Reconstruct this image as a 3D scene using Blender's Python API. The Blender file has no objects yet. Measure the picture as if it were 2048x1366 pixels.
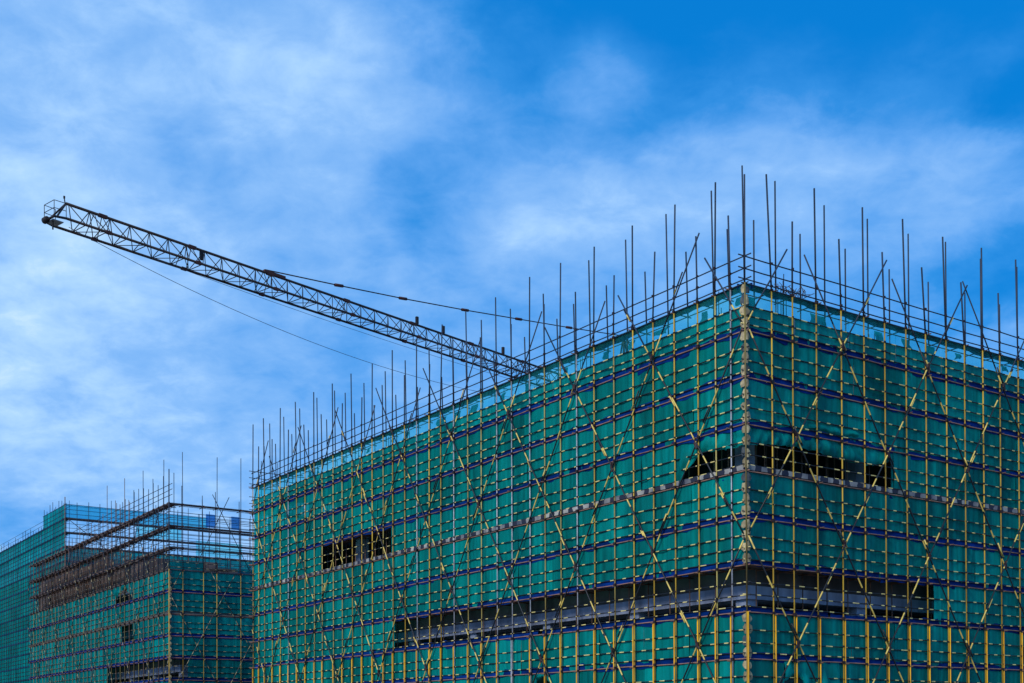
import bpy, math, random
from mathutils import Vector, Matrix, noise

random.seed(7)
SC = bpy.context.scene
COL = SC.collection

# ------------------------------------------------------------------ camera
EYE = 1.6
PITCH, ROLL = 1.13908774e-02, -4.70723436e-03
cam = bpy.data.cameras.new("camera")
cam.sensor_width = 36.0
cam.lens = 36.0 * 2474.6 / 2048.0
cam.shift_y = (1434.67 - 683.0) / 2048.0
cam.clip_start = 0.5
cam.clip_end = 6000
cob = bpy.data.objects.new("camera", cam)
COL.objects.link(cob)
fw = Vector((0, math.cos(PITCH), math.sin(PITCH)))
up = Vector((0, -math.sin(PITCH), math.cos(PITCH)))
rt = Vector((1, 0, 0))
rt2 = math.cos(ROLL) * rt + math.sin(ROLL) * up
up2 = -math.sin(ROLL) * rt + math.cos(ROLL) * up
m = Matrix.Identity(4)
for i in range(3):
    m[i][0], m[i][1], m[i][2] = rt2[i], up2[i], -fw[i]
m[2][3] = EYE
cob.matrix_world = m
SC.camera = cob

# ------------------------------------------------------------------ colour management
SC.view_settings.view_transform = 'Standard'
SC.view_settings.look = 'None'
SC.view_settings.exposure = 0.28
SC.view_settings.gamma = 1.0
SC.view_settings.use_curve_mapping = False
SC.render.engine = 'CYCLES'
SC.cycles.max_bounces = 8
SC.cycles.transparent_max_bounces = 24
SC.cycles.use_denoising = True

# ------------------------------------------------------------------ sun
SUN_AZ, SUN_EL = math.radians(-143), math.radians(36)     # azimuth clockwise from +Y
sun = bpy.data.lights.new("sun", 'SUN')
sun.energy = 2.2
sun.angle = math.radians(20)
sun.color = (1.0, 0.95, 0.88)
so = bpy.data.objects.new("sun", sun)
COL.objects.link(so)
to_sun = Vector((math.sin(SUN_AZ) * math.cos(SUN_EL), math.cos(SUN_AZ) * math.cos(SUN_EL), math.sin(SUN_EL)))
so.rotation_euler = to_sun.to_track_quat('Z', 'Y').to_euler()

# ------------------------------------------------------------------ sky
def pix_dir(x, y):
    d = rt2 * ((x - 1024) / 2474.6) + up2 * ((1434.67 - y) / 2474.6) + fw
    return d.normalized()

world = bpy.data.worlds.new("World")
SC.world = world
world.use_nodes = True
wn, wl = world.node_tree.nodes, world.node_tree.links
wn.clear()

def N(tree, t, **kw):
    n = tree.nodes.new(t)
    for k, v in kw.items():
        setattr(n, k, v)
    return n

wt = world.node_tree
def wmath(op, a, b=None, clamp=False):
    n = N(wt, 'ShaderNodeMath', operation=op, use_clamp=clamp)
    for i, v in enumerate((a, b)):
        if v is None: continue
        if isinstance(v, (int, float)): n.inputs[i].default_value = v
        else: wl.new(v, n.inputs[i])
    return n.outputs[0]

tc = N(wt, 'ShaderNodeTexCoord')
sep = N(wt, 'ShaderNodeSeparateXYZ'); wl.new(tc.outputs['Generated'], sep.inputs[0])
zc = wmath('ADD', wmath('MAXIMUM', sep.outputs[2], 0.0), 0.32)
comb = N(wt, 'ShaderNodeCombineXYZ')
wl.new(wmath('DIVIDE', sep.outputs[0], zc), comb.inputs[0])
wl.new(wmath('DIVIDE', sep.outputs[1], zc), comb.inputs[1])
P2 = comb.outputs[0]

def wnoise(scale, detail, rough, dist, off, stretch=(1, 1, 1)):
    mp = N(wt, 'ShaderNodeMapping')
    mp.inputs['Location'].default_value = off
    mp.inputs['Scale'].default_value = stretch
    wl.new(P2, mp.inputs['Vector'])
    n = N(wt, 'ShaderNodeTexNoise')
    n.inputs['Scale'].default_value = scale
    n.inputs['Detail'].default_value = detail
    n.inputs['Roughness'].default_value = rough
    n.inputs['Distortion'].default_value = dist
    wl.new(mp.outputs[0], n.inputs['Vector'])
    return n.outputs[0]

n_big = wnoise(1.5, 7, 0.55, 0.35, (3.1, 0.7, 0.0))
n_mid = wnoise(4.8, 8, 0.58, 0.25, (0.3, 5.2, 0.0), (1.0, 1.0, 1))
n_fine = wnoise(14.0, 6, 0.6, 0.25, (7.3, 1.2, 0.0), (1.0, 1.1, 1))

# broad cloud banks and blue gaps, at their directions in the sky
def blob(x, y, rad, amp, sx=1.0, warp=0.10):
    c = pix_dir(x, y)
    sub = N(wt, 'ShaderNodeVectorMath', operation='SUBTRACT')
    wl.new(tc.outputs['Generated'], sub.inputs[0]); sub.inputs[1].default_value = c
    mul = N(wt, 'ShaderNodeVectorMath', operation='MULTIPLY')
    wl.new(sub.outputs[0], mul.inputs[0]); mul.inputs[1].default_value = (1 / sx, 1 / sx, 1)
    ln = N(wt, 'ShaderNodeVectorMath', operation='LENGTH'); wl.new(mul.outputs[0], ln.inputs[0])
    d = wmath('ADD', ln.outputs['Value'], wmath('MULTIPLY', wmath('SUBTRACT', n_mid, 0.5), warp))
    mr = N(wt, 'ShaderNodeMapRange', interpolation_type='SMOOTHSTEP')
    wl.new(d, mr.inputs[0])
    mr.inputs[1].default_value = rad; mr.inputs[2].default_value = 0.0
    mr.inputs[3].default_value = 0.0; mr.inputs[4].default_value = amp
    return mr.outputs[0]

haze_low = N(wt, 'ShaderNodeMapRange')
wl.new(sep.outputs[2], haze_low.inputs[0])
haze_low.inputs[1].default_value = 0.0; haze_low.inputs[2].default_value = 0.36
haze_low.inputs[3].default_value = 0.26; haze_low.inputs[4].default_value = 0.0
cover = wmath('ADD', wmath('MULTIPLY', wmath('SUBTRACT', n_big, 0.5), 0.40), 0.44)
cover = wmath('ADD', cover, haze_low.outputs[0])
cover = wmath('ADD', cover, wmath('MULTIPLY', wmath('SUBTRACT', n_mid, 0.5), 0.56))
cover = wmath('ADD', cover, wmath('MULTIPLY', wmath('SUBTRACT', n_fine, 0.5), 0.42))
for b in [
    # x, y, radius, amplitude, horizontal stretch
    (0, 300, 0.30, 0.30, 1.1), (420, 60, 0.14, 0.08, 1.5), (60, 620, 0.16, 0.06, 1.5),
    (600, 220, 0.10, 0.10, 1.6), (1190, 130, 0.05, 0.26, 1.6), (1260, 440, 0.05, 0.16, 3.4),
    (1560, 210, 0.06, 0.14, 2.6), (1800, 360, 0.08, 0.16, 2.6), (700, 560, 0.08, 0.08, 2.5), (1000, 460, 0.03, 0.06, 2.0),
    (1120, -50, 0.10, -0.34, 1.9), (800, 120, 0.09, 0.20, 1.6), (1480, 10, 0.12, -0.36, 2.2), (1950, 10, 0.11, -0.36, 2.2), (1300, 400, 0.12, 0.13, 2.6), (1860, 100, 0.05, 0.20, 2.4), (1560, 90, 0.03, 0.12, 1.8), (350, 900, 0.10, 0.14, 2.4),
    (860, 230, 0.07, -0.12, 1.5), (1330, 250, 0.05, -0.16, 2.2), (2030, 220, 0.035, -0.26, 1.4),
    (840, 430, 0.045, -0.20, 1.5), (2000, 560, 0.05, -0.28, 2.0), (100, 790, 0.025, -0.10, 3.0), (10, 1050, 0.035, -0.18, 2.2),
    (420, 330, 0.03, -0.10, 1.6), (1650, 240, 0.02, -0.1, 2)]:
    cover = wmath('ADD', cover, blob(*b))
cov = N(wt, 'ShaderNodeMapRange', interpolation_type='SMOOTHSTEP')
wl.new(cover, cov.inputs[0])
cov.inputs[1].default_value = 0.0; cov.inputs[2].default_value = 1.08

sky = N(wt, 'ShaderNodeTexSky', sky_type='NISHITA')
sky.sun_disc = False
sky.sun_elevation = SUN_EL
sky.sun_rotation = SUN_AZ
sky.air_density = 1.0; sky.dust_density = 0.3; sky.ozone_density = 3.0
hsv = N(wt, 'ShaderNodeHueSaturation')
hsv.inputs['Saturation'].default_value = 1.55
hsv.inputs['Value'].default_value = 1.0
wl.new(sky.outputs[0], hsv.inputs['Color'])
# cloud colour: thin bluish veil up to thick white
ramp = N(wt, 'ShaderNodeValToRGB')
el = ramp.color_ramp.elements
el[0].position = 0.0; el[0].color = (0.003, 0.190, 0.62, 1)
el[1].position = 1.0; el[1].color = (0.66, 0.81, 0.95, 1)
for pos, c in ((0.22, (0.034, 0.255, 0.70)), (0.45, (0.115, 0.345, 0.78)), (0.68, (0.225, 0.450, 0.83)), (0.86, (0.38, 0.60, 0.89))):
    e = el.new(pos); e.color = (*c, 1)
wl.new(cov.outputs[0], ramp.inputs[0])
csc = N(wt, 'ShaderNodeVectorMath', operation='SCALE')
wl.new(ramp.outputs[0], csc.inputs[0]); csc.inputs['Scale'].default_value = 10.0
mix = N(wt, 'ShaderNodeMix', data_type='RGBA')
mix.inputs[0].default_value = 0.88
fac = wmath('ADD', wmath('MULTIPLY', cov.outputs[0], 0.22), 0.78, True)
wl.new(fac, mix.inputs[0])
wl.new(hsv.outputs[0], mix.inputs[6]); wl.new(csc.outputs[0], mix.inputs[7])
bg = N(wt, 'ShaderNodeBackground'); bg.inputs[1].default_value = 0.10
wl.new(mix.outputs[2], bg.inputs[0])
wo = N(wt, 'ShaderNodeOutputWorld'); wl.new(bg.outputs[0], wo.inputs[0])

# ------------------------------------------------------------------ materials
def new_mat(name):
    mt = bpy.data.materials.new(name)
    mt.use_nodes = True
    t = mt.node_tree
    b = t.nodes['Principled BSDF']
    return mt, t, b

def noise_mix(t, c1, c2, scale, detail=5, coord='Object', stretch=(1, 1, 1), lo=0.35, hi=0.65):
    tcn = N(t, 'ShaderNodeTexCoord')
    mp = N(t, 'ShaderNodeMapping'); mp.inputs['Scale'].default_value = stretch
    if coord == 'Position':
        g = N(t, 'ShaderNodeNewGeometry'); t.links.new(g.outputs['Position'], mp.inputs[0])
    else:
        t.links.new(tcn.outputs[coord], mp.inputs[0])
    n = N(t, 'ShaderNodeTexNoise'); n.inputs['Scale'].default_value = scale; n.inputs['Detail'].default_value = detail
    t.links.new(mp.outputs[0], n.inputs['Vector'])
    mr = N(t, 'ShaderNodeMapRange'); t.links.new(n.outputs[0], mr.inputs[0])
    mr.inputs[1].default_value = lo; mr.inputs[2].default_value = hi
    mx = N(t, 'ShaderNodeMix', data_type='RGBA')
    t.links.new(mr.outputs[0], mx.inputs[0])
    mx.inputs[6].default_value = (*c1, 1); mx.inputs[7].default_value = (*c2, 1)
    return mx.outputs[2]

def vary(t, col, amt=0.25):
    oi = N(t, 'ShaderNodeObjectInfo')
    mr = N(t, 'ShaderNodeMapRange'); t.links.new(oi.outputs['Random'], mr.inputs[0])
    mr.inputs[3].default_value = 1 - amt; mr.inputs[4].default_value = 1 + amt
    s = N(t, 'ShaderNodeVectorMath', operation='SCALE')
    t.links.new(col, s.inputs[0]); t.links.new(mr.outputs[0], s.inputs['Scale'])
    return s.outputs[0]

def simple(name, c1, c2, scale=3, rough=0.7, metal=0.0, stretch=(1, 1, 1), var=0.2, coord='Position', bump=0.0, spec=0.25):
    mt, t, b = new_mat(name)
    col = noise_mix(t, c1, c2, scale, stretch=stretch, coord=coord)
    if var: col = vary(t, col, var)
    t.links.new(col, b.inputs['Base Color'])
    b.inputs['Roughness'].default_value = rough
    b.inputs['Metallic'].default_value = metal
    b.inputs['Specular IOR Level'].default_value = spec
    if bump:
        n = N(t, 'ShaderNodeTexNoise'); n.inputs['Scale'].default_value = scale * 5
        g = N(t, 'ShaderNodeNewGeometry'); t.links.new(g.outputs['Position'], n.inputs['Vector'])
        bp = N(t, 'ShaderNodeBump'); bp.inputs['Strength'].default_value = bump
        t.links.new(n.outputs[0], bp.inputs['Height']); t.links.new(bp.outputs[0], b.inputs['Normal'])
    return mt

M = {}
M['yellow'] = simple('worn yellow paint', (0.54, 0.345, 0.035), (0.34, 0.205, 0.025), 2.0, 0.55, 0.0, (2, 2, 0.6), 0.32)
M['yellow_pale'] = simple('sun faded yellow paint', (0.46, 0.38, 0.11), (0.30, 0.22, 0.06), 1.5, 0.6, 0.0, (2, 2, 0.5), 0.25)
M['yellow_dull'] = simple('dirty yellow paint', (0.30, 0.24, 0.07), (0.16, 0.12, 0.05), 1.5, 0.7, 0.0, (2, 2, 0.5), 0.3)
M['amber'] = simple('fresh amber paint', (0.85, 0.44, 0.006), (0.62, 0.28, 0.006), 2.0, 0.5, 0.0, (2, 2, 0.6), 0.18)
M['steel'] = simple('dark steel tube', (0.020, 0.034, 0.060), (0.034, 0.042, 0.058), 0.8, 0.6, 0.0, var=0.35)  # near black blue; tubes above the net top get this tone
M['rust'] = simple('rusty steel tube', (0.34, 0.18, 0.12), (0.20, 0.12, 0.10), 3, 0.75, 0.1, var=0.25)
M['brown_tube'] = simple('brown rusted prop', (0.20, 0.11, 0.07), (0.10, 0.065, 0.05), 3, 0.8, 0.0, var=0.4)
M['galv'] = simple('galvanised tube', (0.42, 0.43, 0.45), (0.26, 0.27, 0.30), 4, 0.4, 0.3, var=0.1)
M['coupler'] = simple('oily scaffold coupler', (0.020, 0.015, 0.018), (0.06, 0.03, 0.03), 12, 0.6, 0.3, var=0)
M['deck'] = simple('weathered deck board', (0.07, 0.055, 0.06), (0.15, 0.11, 0.09), 3, 0.85, 0, (1, 1, 4), 0.3)
M['concrete'] = simple('bare concrete', (0.36, 0.41, 0.53), (0.19, 0.21, 0.27), 1.2, 0.9, 0, (1, 1, 0.25), 0.0, bump=0.25)
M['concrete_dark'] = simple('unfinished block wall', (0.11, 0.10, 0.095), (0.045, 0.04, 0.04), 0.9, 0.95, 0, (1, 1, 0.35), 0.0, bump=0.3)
M['brick'] = simple('raw brown brick wall', (0.15, 0.105, 0.085), (0.06, 0.05, 0.048), 0.7, 0.95, 0, (1, 1, 1.5), 0.0, bump=0.3)
M['crane'] = simple('silhouette dark crane steel', (0.020, 0.017, 0.018), (0.040, 0.028, 0.025), 1.2, 0.6, 0.2, var=0.2)  # near black: the silhouette against the sky is put into the colour
M['crane_rust'] = simple('red brown splice plate', (0.10, 0.030, 0.018), (0.06, 0.022, 0.018), 3, 0.7, 0, var=0.2)
M['rope'] = simple('greased wire rope', (0.05, 0.07, 0.10), (0.07, 0.08, 0.11), 3, 0.6, 0.2, var=0)
M['sack'] = simple('crumpled beige cloth', (0.48, 0.38, 0.20), (0.22, 0.18, 0.11), 5, 0.9, 0, var=0.3)
M['sack_dark'] = simple('grimy dark cloth', (0.05, 0.06, 0.07), (0.10, 0.11, 0.10), 5, 0.9, 0, var=0.3)
M['blue_net'] = simple('blue catch net', (0.002, 0.032, 0.19), (0.002, 0.016, 0.085), 1.6, 0.8, 0, (1, 1, 5), 0.25, spec=0.02)
M['dim_net'] = simple('dim blue green net hem', (0.004, 0.07, 0.12), (0.003, 0.05, 0.10), 1.6, 0.8, 0, (1, 1, 5), 0.2, spec=0.02)
M['white_paint'] = simple('chalky white paint', (0.75, 0.76, 0.74), (0.5, 0.52, 0.5), 6, 0.8, 0, var=0)
M['wood'] = simple('old lumber', (0.28, 0.19, 0.13), (0.15, 0.11, 0.09), 4, 0.9, 0, var=0.4)
M['ground'] = simple('bare site earth', (0.20, 0.15, 0.11), (0.13, 0.105, 0.085), 0.15, 0.95, 0, var=0)

def striped(name, period, duty, dark, light, phase_rand=1.0):
    mt, t, b = new_mat(name)
    uv = N(t, 'ShaderNodeUVMap')
    sp = N(t, 'ShaderNodeSeparateXYZ'); t.links.new(uv.outputs[0], sp.inputs[0])
    oi = N(t, 'ShaderNodeObjectInfo')
    def mth(op, a, bb):
        n = N(t, 'ShaderNodeMath', operation=op)
        for i, v in enumerate((a, bb)):
            if isinstance(v, (int, float)): n.inputs[i].default_value = v
            else: t.links.new(v, n.inputs[i])
        return n.outputs[0]
    # a little irregularity in where the bands sit
    n1 = N(t, 'ShaderNodeTexNoise'); n1.inputs['Scale'].default_value = 0.6; n1.inputs['Detail'].default_value = 2
    cx = N(t, 'ShaderNodeCombineXYZ'); t.links.new(sp.outputs[0], cx.inputs[0])
    t.links.new(mth('MULTIPLY', oi.outputs['Random'], 50.0), cx.inputs[1])
    t.links.new(cx.outputs[0], n1.inputs['Vector'])
    x = mth('DIVIDE', sp.outputs[0], period)
    x = mth('ADD', x, mth('MULTIPLY', oi.outputs['Random'], phase_rand))
    x = mth('ADD', x, mth('MULTIPLY', n1.outputs[0], 1.2))
    f = mth('FRACT', x, 0.0)
    k = mth('LESS_THAN', f, duty)
    ycol = noise_mix(t, light, tuple(c * 0.62 for c in light), 5, coord='Position')
    mx = N(t, 'ShaderNodeMix', data_type='RGBA')
    t.links.new(k, mx.inputs[0]); mx.inputs[6].default_value = (*dark, 1); t.links.new(ycol, mx.inputs[7])
    t.links.new(mx.outputs[2], b.inputs['Base Color'])
    b.inputs['Roughness'].default_value = 0.5
    return mt
M['stripe'] = striped('black and yellow banded tube', 0.80, 0.32, (0.005, 0.007, 0.010), (0.90, 0.74, 0.26))
M['stripe_brace'] = striped('black and yellow banded brace', 1.55, 0.34, (0.005, 0.007, 0.010), (0.85, 0.62, 0.13))
M['stripe_far'] = striped('banded tube on the far scaffold', 0.82, 0.30, (0.008, 0.012, 0.016), (0.40, 0.33, 0.16))

def checked(name):
    mt, t, b = new_mat(name)
    uv = N(t, 'ShaderNodeUVMap')
    mp = N(t, 'ShaderNodeMapping'); mp.inputs['Scale'].default_value = (2.7, 0.0, 0.0)
    t.links.new(uv.outputs[0], mp.inputs[0])
    ck = N(t, 'ShaderNodeTexChecker'); ck.inputs['Scale'].default_value = 1.0
    wb = N(t, 'ShaderNodeTexNoise'); wb.inputs['Scale'].default_value = 1.4; wb.inputs['Detail'].default_value = 3
    t.links.new(uv.outputs[0], wb.inputs['Vector'])
    ad = N(t, 'ShaderNodeVectorMath', operation='ADD'); t.links.new(mp.outputs[0], ad.inputs[0])
    sc = N(t, 'ShaderNodeVectorMath', operation='MULTIPLY'); t.links.new(wb.outputs[1], sc.inputs[0]); sc.inputs[1].default_value = (1.3, 0, 0)
    t.links.new(sc.outputs[0], ad.inputs[1])
    t.links.new(noise_mix(t, (0.42, 0.40, 0.34), (0.06, 0.07, 0.10), 0.9, coord='Position'), ck.inputs[1]); ck.inputs[2].default_value = (0.012, 0.016, 0.035, 1)
    t.links.new(ad.outputs[0], ck.inputs[0])
    t.links.new(ck.outputs[0], b.inputs['Base Color'])
    b.inputs['Roughness'].default_value = 0.8
    return mt
M['check'] = checked('black and white checked toe board')

def net(name, col, col2, trans, tint, translucency=0.35):
    mt = bpy.data.materials.new(name); mt.use_nodes = True
    t = mt.node_tree; t.nodes.clear()
    c = noise_mix(t, col, col2, 0.8, 5, coord='Position', stretch=(1.2, 1.2, 0.30), lo=0.34, hi=0.66)
    # random vertical streaks, lighter and darker, in the cloth colour
    g0 = N(t, 'ShaderNodeNewGeometry'); mp0 = N(t, 'ShaderNodeMapping'); mp0.inputs['Scale'].default_value = (4.5, 4.5, 0.22)
    n0 = N(t, 'ShaderNodeTexNoise'); n0.inputs['Scale'].default_value = 1.0; n0.inputs['Detail'].default_value = 5
    t.links.new(g0.outputs['Position'], mp0.inputs[0]); t.links.new(mp0.outputs[0], n0.inputs['Vector'])
    r0 = N(t, 'ShaderNodeMapRange'); t.links.new(n0.outputs[0], r0.inputs[0])
    r0.inputs[1].default_value = 0.3; r0.inputs[2].default_value = 0.75; r0.inputs[3].default_value = 0.72; r0.inputs[4].default_value = 1.35
    s0 = N(t, 'ShaderNodeVectorMath', operation='SCALE'); t.links.new(c, s0.inputs[0]); t.links.new(r0.outputs[0], s0.inputs['Scale'])
    c = vary(t, s0.outputs[0], 0.24)
    d = N(t, 'ShaderNodeBsdfDiffuse'); t.links.new(c, d.inputs[0])
    tl = N(t, 'ShaderNodeBsdfTranslucent'); t.links.new(c, tl.inputs[0])
    m1 = N(t, 'ShaderNodeMixShader'); m1.inputs[0].default_value = translucency
    t.links.new(d.outputs[0], m1.inputs[1]); t.links.new(tl.outputs[0], m1.inputs[2])
    gl = N(t, 'ShaderNodeBsdfGlossy'); gl.inputs['Roughness'].default_value = 0.45; gl.inputs[0].default_value = (0.5, 0.7, 0.7, 1)
    m15 = N(t, 'ShaderNodeMixShader'); m15.inputs[0].default_value = 0.012
    t.links.new(m1.outputs[0], m15.inputs[1]); t.links.new(gl.outputs[0], m15.inputs[2])
    tr = N(t, 'ShaderNodeBsdfTransparent'); tr.inputs[0].default_value = (*tint, 1)
    m2 = N(t, 'ShaderNodeMixShader'); m2.inputs[0].default_value = trans
    t.links.new(m15.outputs[0], m2.inputs[1]); t.links.new(tr.outputs[0], m2.inputs[2])
    o = N(t, 'ShaderNodeOutputMaterial'); t.links.new(m2.outputs[0], o.inputs[0])
    # fine weave and wrinkles
    n = N(t, 'ShaderNodeTexNoise'); n.inputs['Scale'].default_value = 2.5; n.inputs['Detail'].default_value = 6
    g = N(t, 'ShaderNodeNewGeometry'); mp = N(t, 'ShaderNodeMapping'); mp.inputs['Scale'].default_value = (2, 2, 0.5)
    t.links.new(g.outputs['Position'], mp.inputs[0]); t.links.new(mp.outputs[0], n.inputs['Vector'])
    bp = N(t, 'ShaderNodeBump'); bp.inputs['Strength'].default_value = 0.5; bp.inputs['Distance'].default_value = 0.08
    t.links.new(n.outputs[0], bp.inputs['Height'])
    for s in (d, tl): t.links.new(bp.outputs[0], s.inputs['Normal'])
    return mt
M['net'] = net('dense green safety net', (0.001, 0.350, 0.305), (0.001, 0.205, 0.190), 0.13, (0.15, 0.85, 0.80))
M['net_thin'] = net('single layer green net', (0.05, 0.75, 0.70), (0.04, 0.62, 0.62), 0.70, (0.48, 1.0, 1.0), 0.72)
M['net_far'] = net('dense green net on the far scaffold', (0.001, 0.330, 0.310), (0.001, 0.19, 0.195), 0.12, (0.15, 0.85, 0.80))
M['net_blue'] = net('single layer blue green net', (0.02, 0.22, 0.42), (0.015, 0.28, 0.38), 0.62, (0.20, 0.80, 0.95))
M['net_patch'] = net('blue net rag', (0.03, 0.14, 0.45), (0.02, 0.10, 0.35), 0.35, (0.15, 0.50, 0.95))

# ------------------------------------------------------------------ mesh helpers
def link(name, verts, faces, mat, parent=None, uvs=None, smooth=False):
    me = bpy.data.meshes.new(name)
    me.from_pydata(verts, [], faces)
    if uvs is not None:
        ul = me.uv_layers.new(name="UVMap")
        flat = [c for uvp in uvs for c in uvp]
        ul.data.foreach_set("uv", flat)
    if smooth:
        me.polygons.foreach_set("use_smooth", [True] * len(me.polygons))
    me.materials.append(mat)
    o = bpy.data.objects.new(name, me)
    COL.objects.link(o)
    if parent is not None: o.parent = parent
    return o

class MB:
    """collects shapes for one mesh"""
    def __init__(s): s.v, s.f, s.uv = [], [], []
    def tube(s, pts, r, sides=6, u0=0.0, r2=None):
        pts = [Vector(p) for p in pts]
        base = len(s.v); n = len(pts); L = u0; us = []
        for i, p in enumerate(pts):
            if i: L += (p - pts[i - 1]).length
            us.append(L)
            a = pts[max(i - 1, 0)]; b = pts[min(i + 1, n - 1)]
            t = (b - a).normalized()
            ref = Vector((0, 0, 1)) if abs(t.z) < 0.9 else Vector((1, 0, 0))
            x = t.cross(ref).normalized(); y = t.cross(x)
            rr = r if r2 is None else r + (r2 - r) * i / (n - 1)
            for k in range(sides):
                an = 2 * math.pi * k / sides
                s.v.append(p + x * (math.cos(an) * rr) + y * (math.sin(an) * rr))
        for i in range(n - 1):
            for k in range(sides):
                k2 = (k + 1) % sides
                s.f.append((base + i * sides + k, base + i * sides + k2, base + (i + 1) * sides + k2, base + (i + 1) * sides + k))
                s.uv += [(us[i], k / sides), (us[i], (k + 1) / sides), (us[i + 1], (k + 1) / sides), (us[i + 1], k / sides)]
        s.f.append(tuple(base + k for k in reversed(range(sides)))); s.uv += [(us[0], 0)] * sides
        s.f.append(tuple(base + (n - 1) * sides + k for k in range(sides))); s.uv += [(us[-1], 0)] * sides
    def box(s, o, ax, ay, az, bev=0.0):
        """box from corner o along three edge vectors"""
        o, ax, ay, az = map(Vector, (o, ax, ay, az))
        base = len(s.v)
        for c in ((0,0,0),(1,0,0),(1,1,0),(0,1,0),(0,0,1),(1,0,1),(1,1,1),(0,1,1)):
            s.v.append(o + ax * c[0] + ay * c[1] + az * c[2])
        for q in ((0,3,2,1),(4,5,6,7),(0,1,5,4),(1,2,6,5),(2,3,7,6),(3,0,4,7)):
            s.f.append(tuple(base + i for i in q))
            s.uv += [(0, 0), (1, 0), (1, 1), (0, 1)]
    def build(s, name, mat, parent=None, smooth=False):
        return link(name, s.v, s.f, mat, parent, s.uv, smooth)

def tube(name, pts, r, mat, parent, sides=6, u0=0.0):
    b = MB(); b.tube(pts, r, sides, u0); return b.build(name, mat, parent, True)

def thing(name, label, cat, loc=(0, 0, 0), group=None):
    o = bpy.data.objects.new(name, None)
    COL.objects.link(o); o.location = loc
    o['label'] = label; o['category'] = cat
    if group: o['group'] = group
    o.empty_display_size = 0.5
    return o

def rnd(a, b): return random.uniform(a, b)

# axes of the site: every building is square to these two
TH = 6.03557141e-01
DL = Vector((-math.sin(TH), math.cos(TH), 0))     # along the faces that look left
DR = Vector((math.cos(TH), math.sin(TH), 0))      # along the faces that look right
ORG = Vector((8.97753293, 47.1159237, 0))         # outer corner pole of the near scaffold, at the ground
Zv = Vector((0, 0, 1))

class Face:
    def __init__(s, c, d, n, base): s.c, s.d, s.n, s.b = Vector(c), d, n, Vector(base)
    def __call__(s, u, off, z):        # point on the face, relative to the thing's base
        return s.c - s.b + s.d * u + s.n * off + Zv * z

# ------------------------------------------------------------------ ground
g = MB()
g.v = [Vector((-2500, -300, 0)), Vector((2500, -300, 0)), Vector((2500, 4500, 0)), Vector((-2500, 4500, 0))]
g.f = [(0, 1, 2, 3)]; g.uv = [(0, 0), (1, 0), (1, 1), (0, 1)]
go = g.build('ground', M['ground']); go['kind'] = 'structure'

# ================================================================== generic builders
def net_sheet(face, u0, u1, zt, zb, mat, parent, off=0.10, amp=0.035, name='net_sheet', zbf=None, ztf=None, seed=None, thick=False):
    """one sheet of netting hung between two ledgers; zbf(u) bends its lower edge, ztf(u) the upper"""
    sd = random.random() * 100 if seed is None else seed
    nu = max(3, int((u1 - u0) / 0.13)); nz = 7 if zbf is None else 14
    v, f, uv = [], [], []
    for j in range(nz + 1):
        for i in range(nu + 1):
            u = u0 + (u1 - u0) * i / nu
            top = zt if ztf is None else ztf(u)
            bot = zb if zbf is None else zbf(u)
            q = j / nz
            z = top + (bot - top) * q
            w = amp * (0.35 + math.sin(math.pi * q) * 0.9)
            d = noise.noise(Vector((u * 1.9 + sd, z * 0.45, sd))) * w * 1.5 + noise.noise(Vector((u * 5.1, z * 0.9 + sd, sd * 2))) * w * 0.6
            d += noise.noise(Vector((u * 9.0 + sd, z * .25, 7.7))) * .022 * math.sin(math.pi * min(1, q * 1.05))
            if zbf is not None:
                e = top - z
                fold = abs(noise.noise(Vector((u * 1.5 + e * 1.1 * (1 if u < (u0 + u1) / 2 else -1) + sd, e * 1.0, sd))))
                d += (0.5 - fold * 2.2) * 0.20 * q - 0.10 * q * math.sin(math.pi * q)
                z += noise.noise(Vector((u * 4.0, sd, 1.0))) * 0.07 * q
            v.append(face(u, off + d, z))
    for j in range(nz):
        for i in range(nu):
            a = j * (nu + 1) + i
            f.append((a, a + 1, a + nu + 2, a + nu + 1))
            uv += [(i / nu, j / nz), ((i + 1) / nu, j / nz), ((i + 1) / nu, (j + 1) / nz), (i / nu, (j + 1) / nz)]
    return link(name, v, f, mat, parent, uv, True)

def strip(face, u0, u1, z0, z1, off, mat, parent, name, step=0.45, wob=0.03, depth=0.02):
    """a long thin band (toe board, blue net edge) with a wavering outline"""
    n = max(2, int((u1 - u0) / step)); v, f, uv = [], [], []
    sd = random.random() * 90
    for i in range(n + 1):
        u = u0 + (u1 - u0) * i / n
        w0 = noise.noise(Vector((u * 1.3, sd, 0))) * wob; w1 = noise.noise(Vector((u * 1.7, sd, 9))) * wob
        o = off + noise.noise(Vector((u * 0.9, sd, 4))) * depth
        v += [face(u, o, z0 + w0), face(u, o, z1 + w1), face(u, o + 0.02, z1 + w1), face(u, o + 0.02, z0 + w0)]
    for i in range(n):
        a, b = i * 4, i * 4 + 4
        ua, ub = u0 + (u1 - u0) * i / n, u0 + (u1 - u0) * (i + 1) / n
        for q in range(4):
            q2 = (q + 1) % 4
            f.append((a + q, a + q2, b + q2, b + q))
            y0, y1 = ((0, 0.25), (0.25, 0.25), (0.25, 0), (0, 0))[q]
            uv += [(ua, y0), (ua, y1), (ub, y1), (ub, y0)]
    f.append((0, 3, 2, 1)); uv += [(0, 0)] * 4
    e = n * 4; f.append((e, e + 1, e + 2, e + 3)); uv += [(0, 0)] * 4
    return link(name, v, f, mat, parent, uv)

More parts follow.
